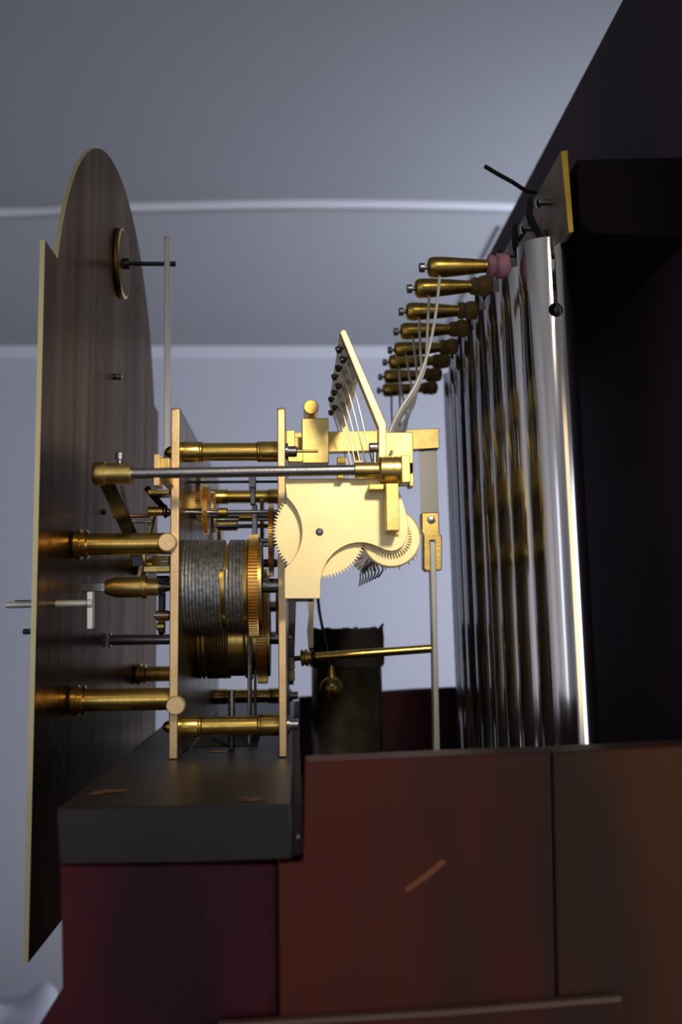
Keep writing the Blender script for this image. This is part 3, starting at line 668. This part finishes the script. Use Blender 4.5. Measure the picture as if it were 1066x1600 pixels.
for k in range(8):
    Yk = HY[k]; r = 13.4 if k == 0 else 13.2
    x = QX(lefts[k], 430 if k == 0 else 970-hh[k]+20, Yk)+r*1.03+.3; z = TZ if k == 0 else TZ-2
    t = thing('tubular_bell', tlab[k], 'tubular bell', (x, Yk, z), 'tubular bells hanging in a row')
    t.rotation_euler = (0, TILT, 0)
    o = bpy.data.objects.new('bell_tube', big if k == 0 else small); COL.objects.link(o); o.parent = t
    # cord loop from the hook to the tube slot
    o2 = Vector((x, Yk, z)); bm = new()
    hk = Vector((127.0+0*x, Yk, 209.0))
    xh = min(hk.x-7.2, 126)
    tube(bm, [(x+.5, Yk-1.5, z-29), (x+.5, Yk-1.5, z-10), (x, Yk-1.5, z), (xh, Yk-1.8, z+15), (xh, Yk-1.8, 206), (xh, Yk, 211), (xh, Yk+1.8, 206), (xh, Yk+1.8, z+15), (x, Yk+2, z), (x+.5, Yk+4, z-25)], 1.25, 7, 5)
    me = mesh_of('hanging_cord', bm, M['cord'], o2); oo = bpy.data.objects.new('hanging_cord', me); COL.objects.link(oo); oo.parent = t; oo.rotation_euler = (0, -TILT, 0)

# hanger plate with hooks
hp = thing('hanger_plate', 'long brass hanger plate with hooks on the dark block above the bells', 'bracket', (128, 440, 200))
a, b = Q(876.5, 236, 437), Q(889, 364, 437); a2, b2_ = Q(887, 234, 437), Q(897, 362, 437)
bm = new(); prism(bm, [a, b, b2_, a2], (0, 300, 0)); finish(bm)
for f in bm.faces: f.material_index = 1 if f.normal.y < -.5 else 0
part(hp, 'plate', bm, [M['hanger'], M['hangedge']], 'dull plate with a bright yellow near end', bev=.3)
for k in range(8):
    bm = new(); xk = (a.x+b.x)/2-.2
    lathe(bm, (xk, HY[k], 209), (-1, 0, 0), [(0, 1.7), (6.0, 1.7), (6.1, 3.0), (7.2, 3.0), (7.8, 2.0), (8.0, .2)], 16); part(hp, 'hook', bm, M['steel'])
for y_ in (452, 540, 640):
    bm = new(); lathe(bm, (xk+1.0, y_+22 if y_ == 452 else y_+12, 197), (-1, 0, 0), [(0, 3.4), (1.2, 3.4), (2, 2.6)], 20); part(hp, 'screw', bm, M['darksteel'])
bm = new(); tube(bm, [Q(758, 260, 470), Q(780, 273, 474), Q(800, 284, 478), Q(822, 298, 484), Q(850, 312, 492), (123, 500, 205)], 1.1, 8, 5)
part(hp, 'loose_cord', bm, M['cord'], 'stiff black cord end sticking out')

# ---------------------------------------------------------------- pendulum suspension and crutch
YP = 571.0
pd = thing('pendulum', 'flat steel pendulum rod hanging from a brass clamp and pale spring', 'pendulum', (QX(672, 800, YP), YP, QZ(672, 845, YP)))
bm = new(); prism_px(bm, [(448, 676), (640, 671), (686, 669), (687, 700), (640, 703), (448, 708)], YP-3, 8); part(pd, 'support_bar', bm, M['blockb'], 'long horizontal brass bar', bev=.4)
bm = new(); prism_px(bm, [(655, 702), (683, 701), (686, 800), (658, 801)], YP, .5); part(pd, 'suspension_spring', bm, M['spring'], 'pale thin spring strip')
cl = new(); prism_px(cl, [(659, 801), (686, 800), (687, 833), (691, 838), (691, 891), (666, 893), (662, 888), (662, 836), (659, 832)], YP-4, 10); clo = part(pd, 'clamp', cl, M['brassx'], 'brass clamp block', bev=.6)
p = Q(674, 812, YP-4); bm = new(); lathe(bm, p, (0, -1, 0), [(0, 2.5), (.6, 2.4), (.9, 1.6)], 22); part(clo, 'screw', bm, M['greysteel'])
bm = new(); prism_px(bm, [(671, 843), (680.5, 843), (680.5, 848), (671, 848)], YP-4.2, 1); part(clo, 'slot', bm, M['darksteel'])
bm = new(); prism_px(bm, [(671.5, 846), (681, 846), (684, 1000), (688.5, 1200), (679, 1200), (676, 1000)], YP-5.2, 9)
part(pd, 'rod', bm, M['wire'], bev=.5)
cr = thing('crutch', 'brass crutch tube reaching across to the pendulum rod', 'crutch', Q(500, 1020, YP))
p0, p1 = Q(487, 1027, YP-4), Q(673, 1013.5, YP-4)
bm = new(); cyl(bm, p0, p1, 2.5, n=24); part(cr, 'tube', bm, M['brass'])
d = (p1-p0).normalized(); bm = new()
lathe(bm, p0-d*6.5, d, [(0, 2.2), (.3, 4.6), (1.2, 4.9), (2.0, 4.4), (2.4, 4.0), (3.0, 5.0), (4.2, 5.0), (4.6, 3.6), (6.8, 3.4)], 26); part(cr, 'knurled_nut', bm, M['brassx'])
bm = new(); lathe(bm, p0-d*.1, d, [(0, 4.4), (1.6, 4.4), (1.7, 3), (2.5, 3)], 20); cyl(bm, p0-d*10.5, p0-d*6.5, 1.5); part(cr, 'nut', bm, M['darksteel'])
bm = new(); prism_px(bm, [(481, 936), (492, 936), (490, 960), (490, 1012), (482, 1012), (480, 985), (483, 960)], YP-12, 3.5); part(cr, 'crutch_arm', bm, M['cream'], 'pale upright arm', bev=.3)
bm = new(); box(bm, (bx1, YP-12, QZ(486, 940, YP-12)), (QX(490, 940, YP-12), YP-8.5, QZ(486, 925, YP-12))); part(cr, 'pivot', bm, M['darksteel'])
bm = new(); prism_px(bm, [(449, 936), (463, 936), (459, 1070), (449, 1070)], YP+30, 2.5); part(cr, 'dark_strip', bm, M['darksteel'], 'dark upright strip behind the back plate')
bm = new(); p = Q(451, 1037, YP+20); cyl(bm, (bx1+.1, p.y, p.z), (QX(461, 1037, YP+20), p.y, p.z), 3.6, n=20, c=.6)
p = Q(451, 1053, YP+20); cyl(bm, (bx1+.1, p.y, p.z-1), (QX(461, 1037, YP+20), p.y, p.z-1), 3.4, n=20, c=.6)
part(cr, 'stop_button', bm, M['cream'], 'pale round buttons')

# ball on a wire
bl = thing('wire_bob', 'small brass ball on a thin dark wire in front of the dark cylinder', 'ball', Q(518, 1075, 610))
bm = new(); ball(bm, Q(518, 1075, 610), 7.1); lathe(bm, Q(518, 1059, 610), (0, 0, 1), [(0, 2.6), (3, 2.0), (7.5, 1.3)], 16); part(bl, 'ball', bm, M['oldbrass'])
bm = new(); tube(bm, [Q(496, 925, 606), Q(500, 960, 607), Q(508, 1000, 609), Q(516, 1046, 610)], .95, 8, 5); part(bl, 'wire', bm, M['darksteel'])
bm = new(); lathe(bm, Q(519, 1072, 603), (0, -1, 0), [(0, 1.6), (.8, 1.4), (1, .5)], 14); part(bl, 'small_disc', bm, M['steel'])

# dark cylinder behind
cc = Q(541, 985, 690); zf = -237.9
wt = thing('weight_cylinder', 'dark bronze cylinder with a ragged black cloth around its top', 'weight', (cc.x, 690, zf))
bm = new(); r = 25.0; lathe(bm, (cc.x, 690, zf), (0, 0, 1), [(0, r-2), (2, r), (cc.z-zf-26, r), (cc.z-zf-24, r+.7), (cc.z-zf-3, r+.7), (cc.z-zf-3, r-3)], 56); part(wt, 'shell', bm, M['bronze'])
rnd = random.Random(11); bm = new(); n = 56; rings = []
for j, f in enumerate((0, .25, .5, .75, 1, 1.02)):
    ring = []
    for k in range(n):
        t = 2*PI*k/n; jag = (rnd.uniform(-1.2, 1.6) if j in (0, 4) else 0); rad = r+1.6+rnd.uniform(-.4, .7)-(3 if j == 5 else 0)
        ring.append(bm.verts.new((cc.x+rad*math.cos(t), 690+rad*math.sin(t), cc.z-25+26*min(f, 1)+jag)))
    rings.append(ring)
for A2, B2 in zip(rings, rings[1:]):
    for k in range(n): bm.faces.new((A2[k], A2[(k+1) % n], B2[(k+1) % n], B2[k]))
bm.faces.new(rings[-1])
tube(bm, [Q(588, 990, 672), Q(593, 983, 670), Q(599, 975, 668)], .9, 6, 4)
part(wt, 'cloth_band', bm, M['rag'], 'ragged black cloth band')
